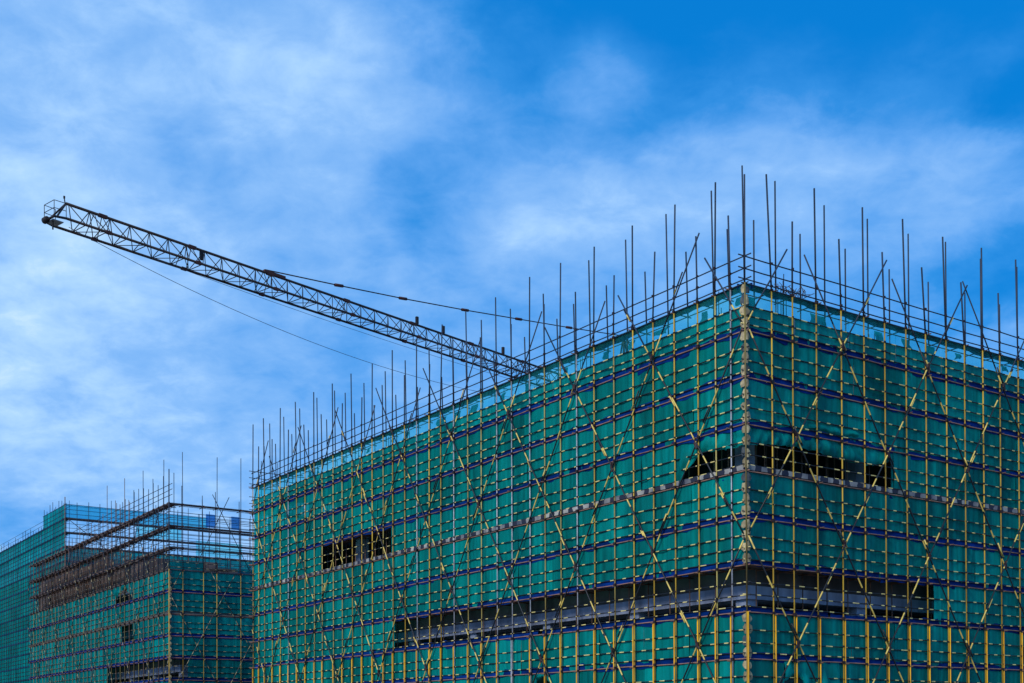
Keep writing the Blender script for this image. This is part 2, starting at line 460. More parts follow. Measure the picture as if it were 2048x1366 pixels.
def ledger(face, u0, u1, z, off, r, mat, parent, step=1.33, sag=0.012, sides=6):
    n = max(1, int((u1 - u0) / step)); sd = random.random() * 90
    pts = []
    for i in range(n + 1):
        u = u0 + (u1 - u0) * i / n
        pts.append(face(u, off + noise.noise(Vector((u * .4, sd, 3))) * 0.015, z + noise.noise(Vector((u * 0.35, sd, 0))) * sag * 3))
    return tube('ledger', pts, r, mat, parent, sides, random.random() * 5)

def couplers(face, us, zs, parent, size=0.065, off=-0.02, mat='coupler', skip=0.0):
    b = MB()
    for u in us:
        for z in zs:
            if random.random() < skip: continue
            s = size * rnd(0.75, 1.15)
            du = rnd(-.015, .015); dz = rnd(-.02, .02)
            b.box(face(u - s + du, off - s * .6, z - s * .9 + dz), face.d * (2 * s), face.n * (1.5 * s), Zv * (1.8 * s))
    o = b.build('coupler_set', M[mat], parent); o['kind'] = 'stuff'
    return o

def transoms(face, us, zs, parent, o0, o1, mat, r=0.026):
    b = MB()
    for u in us:
        for z in zs:
            b.tube([face(u + rnd(.04, .10), o0 - rnd(.05, .2), z - .05), face(u + rnd(.04, .10), o1 + rnd(.05, .15), z - .05 + rnd(-.02, .02))], r, 5)
    o = b.build('transom_set', mat, parent, True); o['kind'] = 'stuff'
    return o

def deck(face, u0, u1, z, parent, o0=0.16, o1=0.95, mat='deck'):
    b = MB(); u = u0
    while u < u1:
        l = min(rnd(2.6, 4.0), u1 - u)
        o = o0
        while o < o1 - .1:
            w = 0.24
            b.box(face(u + rnd(0, .06), o, z + .03 + rnd(0, .02)), face.d * (l - .03), face.n * (w - .02), Zv * .04)
            o += w
        u += l
    o = b.build('deck_boards', M[mat], parent); o['kind'] = 'stuff'
    return o

# ================================================================== NEAR BUILDING
FL = Face(ORG, DL, DR, ORG)          # face that looks left
FR = Face(ORG, DR, DL, ORG)          # face that looks right
UL = [0, .77, 1.62, 2.62, 4.01, 5.31, 6.61, 7.9, 9.28, 10.55, 11.78, 13.01, 14.21, 15.74, 17.03, 18.44, 19.71, 21.07, 22.37, 23.57, 24.9, 26.23, 27.6, 28.71, 30.04, 31.35, 32.57, 33.89, 35.11, 36.64, 37.79, 39.12, 40.41, 41.7, 43.0, 44.3, 45.6, 46.6, 47.6]
UR = [0, 1.45, 2.62, 3.99, 5.47, 6.87, 8.19, 9.58, 10.9, 12.32, 13.63, 14.97, 16.25, 17.67, 19.0, 20.35, 21.7, 23.0, 24.4, 25.8, 27.1, 28.4, 29.7, 31.0, 32.4]
Z0 = 16.93                                  # deck ledger of the top full lift
ZK = [Z0 + 1.8] + [Z0 - 1.8 * k for k in range(10)]   # ZK[0] is the roof deck
def Zk(k): return Z0 - 1.8 * k
Z_THIN = 17.88                              # from here up the net is one layer
ULEN, RLEN = 47.6, 32.4

bld = thing('concrete_building', 'large nearest building shell of bare concrete wrapped in green netting', 'building', ORG, 'buildings under construction')
scf = thing('scaffold', 'tall yellow pole scaffold with green nets round the large nearest building', 'scaffold', ORG, 'scaffolds round the buildings')

# ---- the concrete frame
W0 = 1.4
def frame_building(root, FLx, FRx, lenL, lenR, floors, beam, roof_z, parapet_z, colstep=6.6, wallmat='concrete_dark', w0=W0, sill=1.15):
    cL = lambda u, v, z: FLx.c - FLx.b + FLx.d * u + FRx.d * v + Zv * z      # u along left face, v along right face
    # floor slabs with their edge beams
    for zt in floors:
        b = MB()
        b.box(cL(w0, w0, zt - .18), DL * (lenL - 2 * w0), DR * (lenR - 2 * w0), Zv * .18)
        b.box(cL(w0, w0, zt - beam), DL * (lenL - 2 * w0), DR * .35, Zv * (beam - .18))
        b.box(cL(w0, w0 + .35, zt - beam), DL * .35, DR * (lenR - 2 * w0 - .7), Zv * (beam - .18))
        b.box(cL(lenL - w0 - .35, w0 + .35, zt - beam), DL * .35, DR * (lenR - 2 * w0 - .7), Zv * (beam - .18))
        b.build('floor_slab', M['concrete'], root)
    b = MB(); b.box(cL(w0, w0, roof_z - .2), DL * (lenL - 2 * w0), DR * (lenR - 2 * w0), Zv * .2)
    b.build('roof_slab', M['concrete'], root)
    # parapet
    h = parapet_z - roof_z
    if h > 0:
        b = MB()
        b.box(cL(w0, w0, roof_z), DL * (lenL - 2 * w0), DR * .15, Zv * h)
        b.box(cL(w0, w0 + .15, roof_z), DL * .15, DR * (lenR - 2 * w0 - .15), Zv * h)
        b.build('parapet', M['concrete'], root)
        b = MB()
        b.box(cL(lenL - w0 - .15, w0 + .15, roof_z), DL * .15, DR * (lenR - 2 * w0 - .3), Zv * h)
        b.box(cL(w0 + .15, lenR - w0 - .15, roof_z), DL * (lenL - 2 * w0 - .15), DR * .15, Zv * h)
        b.build('parapet', M['concrete'], root)
    levels = [0] + list(floors) + [roof_z]
    for li, (a, bz) in enumerate(zip(levels[:-1], levels[1:])):
        top = bz - (beam if bz != roof_z else .2)
        # columns along the two visible faces
        for (ln, fn) in ((lenL, lambda s: cL(s, w0 + .15, a)), (lenR, lambda s: cL(w0 + .15, s, a))):
            s = w0 + .15; first = True
            while s < ln - w0 - .5:
                if not (first and ln == lenR):
                    c = MB(); c.box(fn(s), DL * .6, DR * .6, Zv * (top - a)); c.build('column', M['concrete'], root)
                first = False
                s += colstep
        # infill walls, set back behind the columns, open above the sill
        sl = min(sill if not isinstance(sill, (list, tuple)) else sill[li], top - a)
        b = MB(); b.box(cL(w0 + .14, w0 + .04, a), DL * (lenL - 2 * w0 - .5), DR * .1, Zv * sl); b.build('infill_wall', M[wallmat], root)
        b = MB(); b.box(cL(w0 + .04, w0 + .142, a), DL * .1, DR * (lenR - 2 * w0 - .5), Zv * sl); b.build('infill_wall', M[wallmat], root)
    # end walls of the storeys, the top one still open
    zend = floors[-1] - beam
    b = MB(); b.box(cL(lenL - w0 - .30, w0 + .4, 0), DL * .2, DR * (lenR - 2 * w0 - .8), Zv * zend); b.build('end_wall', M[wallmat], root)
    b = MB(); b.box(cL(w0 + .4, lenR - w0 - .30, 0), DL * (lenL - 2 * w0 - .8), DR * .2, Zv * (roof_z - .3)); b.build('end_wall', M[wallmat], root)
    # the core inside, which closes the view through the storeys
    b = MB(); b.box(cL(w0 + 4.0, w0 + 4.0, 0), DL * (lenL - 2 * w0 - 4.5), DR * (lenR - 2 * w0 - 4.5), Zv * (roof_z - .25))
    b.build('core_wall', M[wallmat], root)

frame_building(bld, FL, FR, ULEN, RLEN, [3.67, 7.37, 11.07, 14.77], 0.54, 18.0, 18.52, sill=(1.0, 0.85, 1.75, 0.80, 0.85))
# thin steel props standing in the open storeys
for (f, ua, ub, za, zb) in ((FL, .6, 4.2, 11.07, 14.2), (FR, 1.2, 8.6, 11.07, 14.2), (FL, 27.5, 36.9, 11.07, 14.2)):
    u = ua
    while u < ub:
        tube('prop', [f(u, W0 + .75, za), f(u + rnd(-.03, .03), W0 + .75, zb)], .03, M['brown_tube'], bld, 5)
        u += rnd(.4, 1.0)
for (f, ln) in ((FL, 27.4), (FR, 11.3)):
    u = 1.9
    while u < ln:
        tube('prop', [f(u, W0 + .9, 3.67), f(u, W0 + .9, 6.8)], .03, M['brown_tube'], bld, 5)
        u += rnd(2.2, 4.0)
# starter bars of the roof columns
def starter_bars(root, f, us, off, z0, hmin, hmax, spread=.5, r=.018):
    for u in us:
        b = MB()
        for k in range(random.choice((3, 4, 4, 6))):
            x, y = rnd(0, spread), rnd(0, spread)
            b.tube([f(u + x, off + y, z0), f(u + x + rnd(-.03, .03), off + y, z0 + rnd(hmin, hmax))], r, 4)
        o = b.build('starter_bars', M['steel'], root); o['kind'] = 'stuff'
starter_bars(bld, FL, [1.4 + 3.3 * i + rnd(-.4, .4) for i in range(14)], 3.2, 18.0, 1.1, 2.3)
starter_bars(bld, FR, [2.1 + 3.3 * i + rnd(-.4, .4) for i in range(7)], 3.6, 18.0, 1.1, 2.3)

# ---- scaffold standards
OUT_R, RAIL_R = 0.031, 0.025
top_out_L = {0: 21.62}
for i, u in enumerate(UL):
    zt = 23.2 if i % 2 == 0 else 21.5
    zt += rnd(-.12, .12)
    lean = rnd(-.12, .16) if 0 < u < 46 else 0
    mat_low = M['galv'] if 13.2 < u < 18.0 or random.random() < .06 else M['yellow_pale'] if random.random() < .35 else M['yellow']
    if i == 0:
        continue
    mat_top = M['steel']
    zj = Zk(-1) + rnd(-.05, .1)
    tube('standard', [FL(u, 0, 0), FL(u + rnd(-.02, .02), 0, 9), FL(u, 0, zj)], OUT_R, mat_low, scf)
    tube('standard', [FL(u + .01, 0.0, zj), FL(u + lean, rnd(-.05, .05), zt)], .036, mat_top, scf)
    if random.random() < .2:
        tube('standard', [FL(u + .06, 0.03, zj - .6), FL(u + lean * .5 + .08, .03, zt - rnd(1.4, 2.2))], OUT_R * .9, M['steel'], scf)
    if u > .5:
        tube('standard', [FL(u + .085, -.02, 0), FL(u + .085, -.02, Zk(6) - .05)], OUT_R, M['galv'] if 13.2 < u < 18.0 and i % 2 else M['amber'], scf)
for i, u in enumerate(UR):
    if i == 0: continue
    zt = (23.3 if i % 2 else 21.57) + rnd(-.1, .1)
    lean = rnd(-.2, -.02)
    zj = Zk(-1) + rnd(-.05, .1)
    tube('standard', [FR(u, 0, 0), FR(u + rnd(-.02, .02), 0, 9), FR(u, 0, zj)], OUT_R, M['yellow'], scf)
    tube('standard', [FR(u - .01, 0, zj), FR(u + lean, rnd(-.05, .05), zt)], .036, M['steel'], scf)
    if u < 22: tube('standard', [FR(u + .085, -.02, 0), FR(u + .085, -.02, Zk(6) - .05)], OUT_R, M['amber'], scf)
# corner: yellow, then two dark tubes lashed side by side
tube('standard', [FL(0, 0, 0), FL(0, 0, Zk(6))], OUT_R * 1.1, M['yellow'], scf)
tube('standard', [FL(0, 0, Zk(6)), FL(0, 0, Zk(-1))], OUT_R * 1.1, M['yellow_dull'], scf)
tube('standard', [FL(-.08, -.02, 0), FL(-.08, -.02, Zk(6))], OUT_R, M['amber'], scf)
tube('standard', [FL(.02, 0, Zk(-1)), FL(.10, 0, 23.25)], OUT_R, M['steel'], scf)
tube('standard', [FR(.02, .03, Zk(-1) - .6), FR(.05, .03, 22.9)], OUT_R * 1.15, M['steel'], scf)
# inner row
IN = 0.95
for i, u in enumerate(UL):
    if i < 2: continue
    if 12 < u < 36: zt = 22.8 if i % 2 == 0 else 21.05
    else: zt = 23.3 if i % 2 else 21.6
    zt += rnd(-.15, .2)
    e = rnd(.12, .3)
    tube('standard', [FL(u + e - .1, IN, 0), FL(u + e - .1, IN, Zk(-1))], .026, M['brown_tube'], scf, 5)
    tube('standard', [FL(u + e - .1, IN, Zk(-1)), FL(u + e, IN, zt)], .034, M['steel'], scf, 5)
for i, u in enumerate(UR):
    if i < 1 or u > 24: continue
    zt = (21.65 if i % 2 else 23.45) + rnd(-.15, .2)
    e = rnd(.0, .16)
    tube('standard', [FR(u + e, IN, 0), FR(u + e, IN, Zk(-1))], .026, M['brown_tube'], scf, 5)
    tube('standard', [FR(u + e, IN, Zk(-1)), FR(u + e, IN, zt)], .034, M['steel'], scf, 5)

# ---- ledgers, toe boards, nets
RAILS = (0.23, 0.65, 1.12)
SEG = {'L': ULEN, 'R': RLEN}
open_L = {2: [(27.94, 36.97)], 5: [(0, 27.6)], 7: [(12.84, 13.88)]}
open_R = {5: [(0, 11.45)], 7: [(2.1, 5.3)]}
for nm, f, ln, us in (('L', FL, ULEN, UL), ('R', FR, RLEN, UR)):
    e0 = rnd(.1, .25)
    for k in range(-1, 10):
        z = Zk(k)
        ledger(f, -.12, ln + rnd(.2, .4), z, .065, RAIL_R, M['rust' if k >= 0 else 'steel'], scf)
        ledger(f, .7, ln - .1, z, IN - .06, .024, M['brown_tube'], scf, sides=5)
        if k >= 0 or True:
            for dz in RAILS:
                mt = M['steel'] if k == -1 else M['stripe']
                hz = {0.23: .15, .65: .56, 1.12: 1.04}[dz] if k == -1 else {0.23: .23, .65: .56, 1.12: .94}[dz] if k == 0 else dz
                ledger(f, -.28 if k == -1 else -.15, ln + rnd(.2, .45), z + hz + rnd(-.02, .02), .055, RAIL_R, mt, scf)
        # blue edge of the catch net, or the checked board one lift has
        if k == -1:
            strip(f, .05, ln, z - .06, z + .05, .45, M['blue_net'], scf, 'net_edge', .4, .16)
        elif k == 3:
            strip(f, .05, ln, z + .05, z + .24, .03, M['check'], scf, 'toe_board', .42, .02)
            strip(f, .05, ln, z - .16, z + .02, .12, M['blue_net'], scf, 'net_edge', .4, .09)
        else:
            q0 = .05
            while q0 < ln - .2:
                q1 = min(q0 + rnd(3.2, 6.5), ln)
                if ln - q1 < 1.2: q1 = ln
                dz0 = rnd(-.03, .03)
                strip(f, q0, q1 - .01, z - rnd(.02, .12) + dz0, z + rnd(.17, .27) + dz0, .085, M['blue_net'], scf, 'net_edge', .3, .13)
                q0 = q1 if random.random() < .8 else q1 + rnd(.1, .5)
        deck(f, .2, ln - .2, z, scf, .16, .62 if k == -1 else .95)
    couplers(f, us[1:], [Zk(k) for k in range(-1, 10)], scf, .062)
    couplers(f, us[1:], [Zk(k) + d for k in range(1, 10) for d in RAILS], scf, .032)
    couplers(f, us[1:], [Zk(0) + d for d in (.23, .56, .94)], scf, .036)
    couplers(f, us[1:], [Zk(-1) + d for d in (.15, .56, 1.04)], scf, .045, skip=.3)
    transoms(f, us[1:], [Zk(k) for k in range(-1, 10)], scf, -.05, IN, M['brown_tube'])
    # nets: one sheet per lift and run of about six metres
    for k in range(-1, 9):
        zt, zb = Zk(k), Zk(k + 1)
        opens = list((open_L if nm == 'L' else open_R).get(k, []))
        if k == 2: opens.append((0, 4.15) if nm == 'L' else (0, 8.62))
        u = 0.04
        edges = [u]
        while u < ln - .01:
            u = min(u + rnd(2.7, 3.3), ln) if ln - u > 4 else ln
            edges.append(u)
        cuts = sorted(set(edges + [min(max(x, 0.04), ln) for o in opens for x in o]))
        for a, b in zip(cuts[:-1], cuts[1:]):
            if b - a < .05 or any(o[0] - .01 <= a and b <= o[1] + .01 for o in opens): continue
            if k == -1:
                net_sheet(f, a, b, Zk(-1) + .05, Z_THIN, M['net_thin'], scf, amp=.02)
                net_sheet(f, a, b, Z_THIN + .01, zb, M['net'], scf, amp=.03)
            else:
                net_sheet(f, a, b, zt, zb, M['net'], scf)
# net pulled up and sagging round the corner
def interp(tab):
    def g(u):
        for (a, za), (b_, zb) in zip(tab[:-1], tab[1:]):
            if u <= b_: return za + (zb - za) * max(0, (u - a) / (b_ - a))
        return tab[-1][1]
    return g
dropL = interp([(0, 12.60), (.8, 12.52), (1.7, 12.60), (2.7, 12.72), (3.0, 12.5), (3.4, 12.1), (3.8, 11.8), (4.15, 11.55)])
dropR = interp([(0, 12.50), (1.2, 12.68), (2.6, 12.80), (4.1, 12.76), (5.5, 12.62), (7.3, 12.60), (8.1, 12.76), (8.62, 12.95)])
net_sheet(FL, .04, 4.15, Zk(2), 0, M['net'], scf, off=.11, amp=.07, zbf=dropL)
net_sheet(FR, .04, 8.62, Zk(2), 0, M['net'], scf, off=.11, amp=.07, zbf=dropR)
net_sheet(FR, 2.1, 5.3, Zk(7), 0, M['net'], scf, off=.09, amp=.07, zbf=interp([(2.1, 3.55), (2.7, 3.75), (3.0, 3.7), (3.2, 2.7), (5.3, 2.55)]))
net_sheet(FL, 12.84, 13.88, Zk(7), 0, M['net'], scf, off=.09, amp=.05, zbf=interp([(12.84, 3.9), (13.3, 4.15), (13.88, 4.0)]))
# a brighter fold hanging over the net above it
net_sheet(FR, 3.6, 6.4, Zk(2) + .55, 0, M['net'], scf, off=.06, amp=.05, zbf=lambda u: Zk(2) + .30 + .06 * math.sin(u * 2))

# offcuts of net and boards hanging under the roof deck, seen against the sky
for f, ln in ((FL, 40.0), (FR, 24.0)):
    u = .9
    while u < ln:
        w = rnd(.25, 1.0)
        net_sheet(f, u, u + w, Zk(-1) - .1, 0, M['net'], scf, off=.82, amp=.05, name='net_rag', zbf=lambda q, a=rnd(17.9, 18.4), c=rnd(-.2, .2), u0=u: a + c * (q - u0))
        u += w + rnd(.7, 3.2)

# crumpled cloth tied round the corner pole
for k in range(-1, 9):
    zb = Zk(k + 1)
    zs = [zb + .05, zb + .5, zb + .92, zb + 1.38, zb + 1.75]
    for a, b in zip(zs[:-1], zs[1:]):
        if k == 5: continue
        for f, sgn in ((FL, 1), (FR, 1)):
            v, fc, uv = [], [], []
            dark = random.random() < .25
            wmax = rnd(.13, .24); lo = rnd(0, .12); hi = rnd(.72, 1.0); prof = [rnd(.35, .8), rnd(.8, 1.1), 1, rnd(.8, 1.1), rnd(.3, .8)]
            for j in range(5):
                q = j / 4; wd = wmax * prof[j]
                z = a + (b - a) * (lo + (hi - lo) * q)
                for i in range(4):
                    s = i / 3
                    v.append(f(.012 + wd * s, -.035 - rnd(.0, .05) * math.sin(math.pi * s), z + rnd(-.025, .025)))
            for j in range(4):
                for i in range(3):
                    p = j * 4 + i
                    fc.append((p, p + 1, p + 5, p + 4)); uv += [(0, 0)] * 4
            link('corner_wrap', v, fc, M['sack_dark'] if dark else M['sack'], scf, uv, True)

# ---- cross braces
def braces(f, ln, half, z_node, zoff, parent, slope, ztops, mat='stripe_brace', r=.032, off=-.06, zmin=0.0, laps=True, zsplit=18.0):
    """two families of long diagonals crossing on a lattice; half is half the node spacing"""
    nodes = []
    for fam in (1, -1):
        i = -8
        while True:
            ub = i * 2 * half              # where this diagonal crosses z_node
            i += 1
            if ub > ln + 30: break
            ztop = random.choice(ztops) + rnd(-.12, .12)
            z1, z0 = ztop, zmin
            u_at = lambda z: ub + fam * (z - z_node) * slope
            # clip to the face
            def clip(z):
                return u_at(z)
            zs = []
            for lim in (0.05, ln - .05):
                zz = z_node + (lim - ub) / (fam * slope)
                zs.append(zz)
            zlo, zhi = max(z0, min(zs)), min(z1, max(zs))
            if zhi - zlo < 1.2: continue
            n = max(2, int((zhi - zlo) / 2))
            pts = []
            sd = random.random() * 50
            for j in range(n + 1):
                z = zlo + (zhi - zlo) * j / n
                pts.append(f(u_at(z) + noise.noise(Vector((z * .3, sd, 0))) * .06, off - (.045 if fam > 0 else 0), z))
            if zhi > zsplit + .4 and zlo < zsplit:
                pl = [p for p in pts if p.z < zsplit - .3] + [f(u_at(zsplit), off - (.045 if fam > 0 else 0), zsplit)]
                pu = [pl[-1]] + [p for p in pts if p.z > zsplit + .3]
                tube('brace', pl, r, M[mat], parent, 6, random.random() * 4)
                tube('brace', pu, r, M['steel'], parent, 6)
            else:
                tube('brace', pts, r, M[mat], parent, 6, random.random() * 4)
            if laps:                      # lapped joints, the next tube lying beside the last
                z = zlo + rnd(1.0, 3.0)
                while z < zhi - 1.2:
                    l = rnd(.5, .8)
                    tube('brace', [f(u_at(z) + .075, off - .05, z), f(u_at(z + l) + .075, off - .05, z + l)], r, M[mat], parent, 5, random.random() * 4)
                    z += rnd(3.6, 4.4)
braces(FL, ULEN, 2.65, 17.1, 0, scf, 2.65 / 4.03, (20.35, 20.45, 21.4))
braces(FR, RLEN, 2.73, 17.2, 0, scf, 2.73 / 4.05, (20.5, 20.5, 21.4))
def node_knots(f, ln, half, z0, dz, parent):
    b = MB(); zz = z0; par = 0
    while zz > .5:
        u = half * par
        while u < ln:
            if u > .2:
                for q in range(3):
                    c = f(u + rnd(-.06, .06), -.11, zz + rnd(-.12, .1)); dv = (f.d * rnd(-.5, .5) + Zv).normalized() * rnd(.08, .16)
                    b.tube([c - dv, c + dv], .045, 6)
            u += 2 * half
        zz -= dz; par = 1 - par
    o = b.build('brace_clamps', M['coupler'], parent); o['kind'] = 'stuff'
node_knots(FL, ULEN, 2.65, 17.1, 4.03, scf)
node_knots(FR, RLEN, 2.73, 17.2, 4.05, scf)

# end of the scaffold past the far corner: end poles, net and short ledgers
FE = Face(ORG + DL * ULEN, DR, -DL, ORG)
for k in range(-1, 9):
    net_sheet(FE, .05, 3.2, Zk(k) if k >= 0 else Zk(-1), Zk(k + 1), M['net_thin'] if k < 3 else M['net'], scf, off=.1, amp=.02)
for k in range(-1, 10):
    ledger(FE, -.35, 4.2, Zk(k), .07, RAIL_R, M['rust'], scf)
    for dz in RAILS: ledger(FE, -.3, 4.0, Zk(k) + dz, .06, RAIL_R, M['steel'], scf)

# ================================================================== SECOND BUILDING
C2 = Vector((-27.84, 100.53, 0))
F2L, F2R = Face(C2, DL, DR, C2), Face(C2, DR, DL, C2)
L2, R2 = 46.6, 24.0
b2 = thing('concrete_building', 'unfinished building beyond the gap, open top storey of brown brick', 'building', C2, 'buildings under construction')
s2 = thing('scaffold', 'middle scaffold with bare open lifts above its green nets', 'scaffold', C2, 'scaffolds round the buildings')
D2 = [20.33, 18.53, 16.73, 14.93, 13.13, 11.33, 9.53, 7.73, 5.93, 4.13, 2.33]
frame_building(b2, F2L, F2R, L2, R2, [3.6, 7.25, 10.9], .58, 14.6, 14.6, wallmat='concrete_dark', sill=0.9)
# brick storey going up on the roof, back part
cc = lambda u, v, z: DL * u + DR * v + Zv * z
x = 12.0
while x < 44:
    b = MB(); b.box(cc(x, 1.7, 14.6), DL * 4.6, DR * .24, Zv * (1.0 if x < 17 else 2.2 if x < 22 else rnd(4.0, 4.8))); b.build('brick_wall', M['brick'], b2)
    b = MB(); b.box(cc(x + 4.65, 1.65, 14.6), DL * .5, DR * .5, Zv * 3.2); b.build('column', M['concrete_dark'], b2)
    x += 5.25
b = MB(); b.box(cc(24, 5.5, 14.6), DL * 20, DR * 8, Zv * 4.6); b.build('brick_wall', M['brick'], b2)
starter_bars(b2, F2L, [3 + 3.0 * i for i in range(13)], 2.6, 14.6, 1.0, 2.6, .6, .025)
starter_bars(b2, F2R, [3 + 3.0 * i for i in range(6)], 3.0, 14.6, 1.0, 2.2, .6, .025)
# timber and steel props of the storey under way
for i in range(190):
    u = rnd(1, 45) if i % 2 else rnd(14, 45); v = rnd(1.2, 6)
    z1 = rnd(15.8, 17.2) if u < 18 else rnd(16.5, 19.8)
    tube('prop', [cc(u, v, 14.6), cc(u + rnd(-.1, .1), v, z1)], .035, M['brown_tube'], b2, 4)
U2L = [1.3 * i for i in range(1, 36)]
U2R = [1.15, 2.9, 4.05, 6.15, 8.0, 9.6, 11.2, 12.8, 14.4, 16, 17.6, 19.2, 20.8, 22.4, 24]
tube('standard', [F2L(0, 0, 0), F2L(0, 0, 14.95)], .05, M['yellow'], s2)
tube('standard', [F2L(0, 0, 14.95), F2L(0, 0, 23.1)], .045, M['steel'], s2)
R2O, R2R = .029, .026
for f, us, par in ((F2L, U2L, 0), (F2R, U2R, 1)):
    for i, u in enumerate(us):
        if par == 0:
            zt = [24.3, 22.6, 23.1, 22.3][i % 4] + rnd(-.4, .3)
            if u > 18: zt = rnd(20.9, 22.2)
            if u > 26: zt = rnd(20.4, 21.2)
        else:
            zt = (24.65 if i % 2 == 0 or u > 4 else 21.2) + rnd(-.1, .1)
        tube('standard', [f(u, 0, 0), f(u, 0, 14.95)], R2O, M['yellow' if par else 'brown_tube' if i % 3 == 1 else 'yellow_dull'], s2, 5)
        tube('standard', [f(u, 0, 14.95), f(u + rnd(-.1, .1), 0, zt)], R2O, M['steel'] if par or u < 10 else M['brown_tube'], s2, 5)
        zi = (22.4 if i % 2 else 23.2) if par == 0 else (21.2 if i % 2 else 22.0)
        if u > 18 and par == 0: zi = rnd(20.4, 21.4)
        tube('standard', [f(u + .25, .95, 0), f(u + .25, .95, zi + rnd(-.3, .2))], .03, M['steel'] if u < 12 or par else M['brown_tube'], s2, 5)
for f, ln, us in ((F2L, L2, U2L), (F2R, R2, U2R)):
    for kk, z in enumerate(D2):
        bare = z > 14
        ledger(f, -.15, ln, z, .065, R2R, M['steel'] if bare else M['rust'], s2, 2.2, sides=5)
        ledger(f, .5, ln, z, .9, R2R * .9, M['brown_tube'], s2, 2.2, sides=5)
        for dz in RAILS:
            if z < 20: ledger(f, -.2, ln, z + dz, .06, R2R, M['steel'] if bare and z > 15 else M['stripe_far'], s2, 2.2, sides=5)
            elif f is F2L: ledger(f, -.6, 24 + dz * 4, z + dz + .4, .06, R2R, M['steel'], s2, 2.2, sides=5)
        if bare:
            strip(f, .1, ln, z - (.10 if f is F2L else .05), z + (.14 if f is F2L else .06), .1, M['deck'], s2, 'deck_edge', .5, .14 if f is F2L else .05)
            deck(f, .2, ln, z, s2)
        else:
            strip(f, .05, ln, z - .1, z + .25, .085, M['sack_dark'] if kk == 5 else M['blue_net'], s2, 'net_edge', .5, .08)
            deck(f, .2, ln, z, s2)
    couplers(f, us, D2, s2, .08)
    transoms(f, us, D2, s2, -.05, .95, M['brown_tube'], .03)
    opens = {3: [(9.7, 14.5)], 5: [(9.75, 12.9)], 7: [(0.02, 17.1)]} if f is F2L else {7: [(0.02, 1.6)]}
    for kk in range(3, len(D2) - 1):
        zt, zb = D2[kk], D2[kk + 1]
        us_ = [.04]
        while us_[-1] < ln - .01: us_.append(min(us_[-1] + rnd(5.4, 6.4), ln) if ln - us_[-1] > 7 else ln)
        cuts = sorted(set(us_ + [x for o in opens.get(kk, []) for x in o]))
        for a, bb in zip(cuts[:-1], cuts[1:]):
            if bb - a < .05: continue
            hole = any(o[0] - .01 <= a and bb <= o[1] + .01 for o in opens.get(kk, []))
            if hole and kk != 3: continue
            if hole:
                net_sheet(f, a, bb, zt, 0, M['net_far'], s2, zbf=interp([(9.7, zb + .4), (11.7, zb + 1.5), (14.5, zb + .7)]))
            else:
                net_sheet(f, a, bb, zt, zb, M['net_far'], s2, amp=.03)
# slab seen in the low gap, corner wraps, small rags left on the bare lifts
for k in range(3, 9):
    for zz in (0, .45, .9, 1.35):
        v = []; fc = []; uv = []
        for j in range(4):
            for i in range(3):
                v.append(F2R(-.02 + .2 * i / 2 * math.sin(math.pi * (j + .6) / 4.2), -.06 + rnd(-.02, .02), D2[k + 1] + zz + .05 + .38 * j / 3))
        for j in range(3):
            for i in range(2):
                p = j * 3 + i; fc.append((p, p + 1, p + 4, p + 3)); uv += [(0, 0)] * 4
        link('corner_wrap', v, fc, M['sack'] if random.random() < .6 else M['sack_dark'], s2, uv, True)
net_sheet(F2R, 3.15, 3.95, 19.75, 18.65, M['net_patch'], s2, name='net_rag')
net_sheet(F2R, 5.35, 6.1, 19.75, 18.65, M['net_patch'], s2, name='net_rag')
net_sheet(F2R, .1, 3.1, 15.75, 14.95, M['net_far'], s2, off=.5, name='net_rag')
# the pair of braces over the top, and braces on the nets
tube('brace', [F2R(3.66, -.05, 21.4), F2R(6.9, -.05, 15.3)], .032, M['steel'], s2, 5)
tube('brace', [F2R(5.1, -.09, 21.3), F2R(2.2, -.09, 15.3)], .032, M['steel'], s2, 5)
braces(F2R, R2, 2.3, 13.0, 0, s2, .55, (14.9, 14.9), 'stripe_far', .032, -.06, 0, False)
braces(F2L, L2, 2.65, 15.6, 0, s2, .66, (19.4, 20.2), 'stripe_far', .032, -.06, 0, False)

# ================================================================== THIRD BUILDING
P3 = Vector((-55.99, 155.0, 0))
F3L, F3R = Face(P3, DL, DR, P3), Face(P3, DR, DL, P3)
L3, R3 = 66.0, 30.0
b3 = thing('concrete_building', 'farthest building, its roof just showing behind the middle scaffold', 'building', P3, 'buildings under construction')
s3 = thing('scaffold', 'farthest and tallest scaffold, netted blue green to the top', 'scaffold', P3, 'scaffolds round the buildings')
T3 = 30.41
D3 = [T3 - 1.78 * i for i in range(17)]
frame_building(b3, F3L, F3R, L3, R3, [4.5, 8.2, 11.9, 15.6, 19.3], .5, 23.4, 24.0, sill=1.2)
starter_bars(b3, F3L, [3 + 3.2 * i for i in range(12)], 3, 23.4, 1.5, 3.2, .6, .03)
starter_bars(b3, F3R, [3 + 3.2 * i for i in range(8)], 3, 23.4, 1.5, 3.2, .6, .03)
STEP = 11.1
tube('standard', [F3L(0, 0, 0), F3L(0, 0, T3 + .9)], .06, M['brown_tube'], s3, 5)
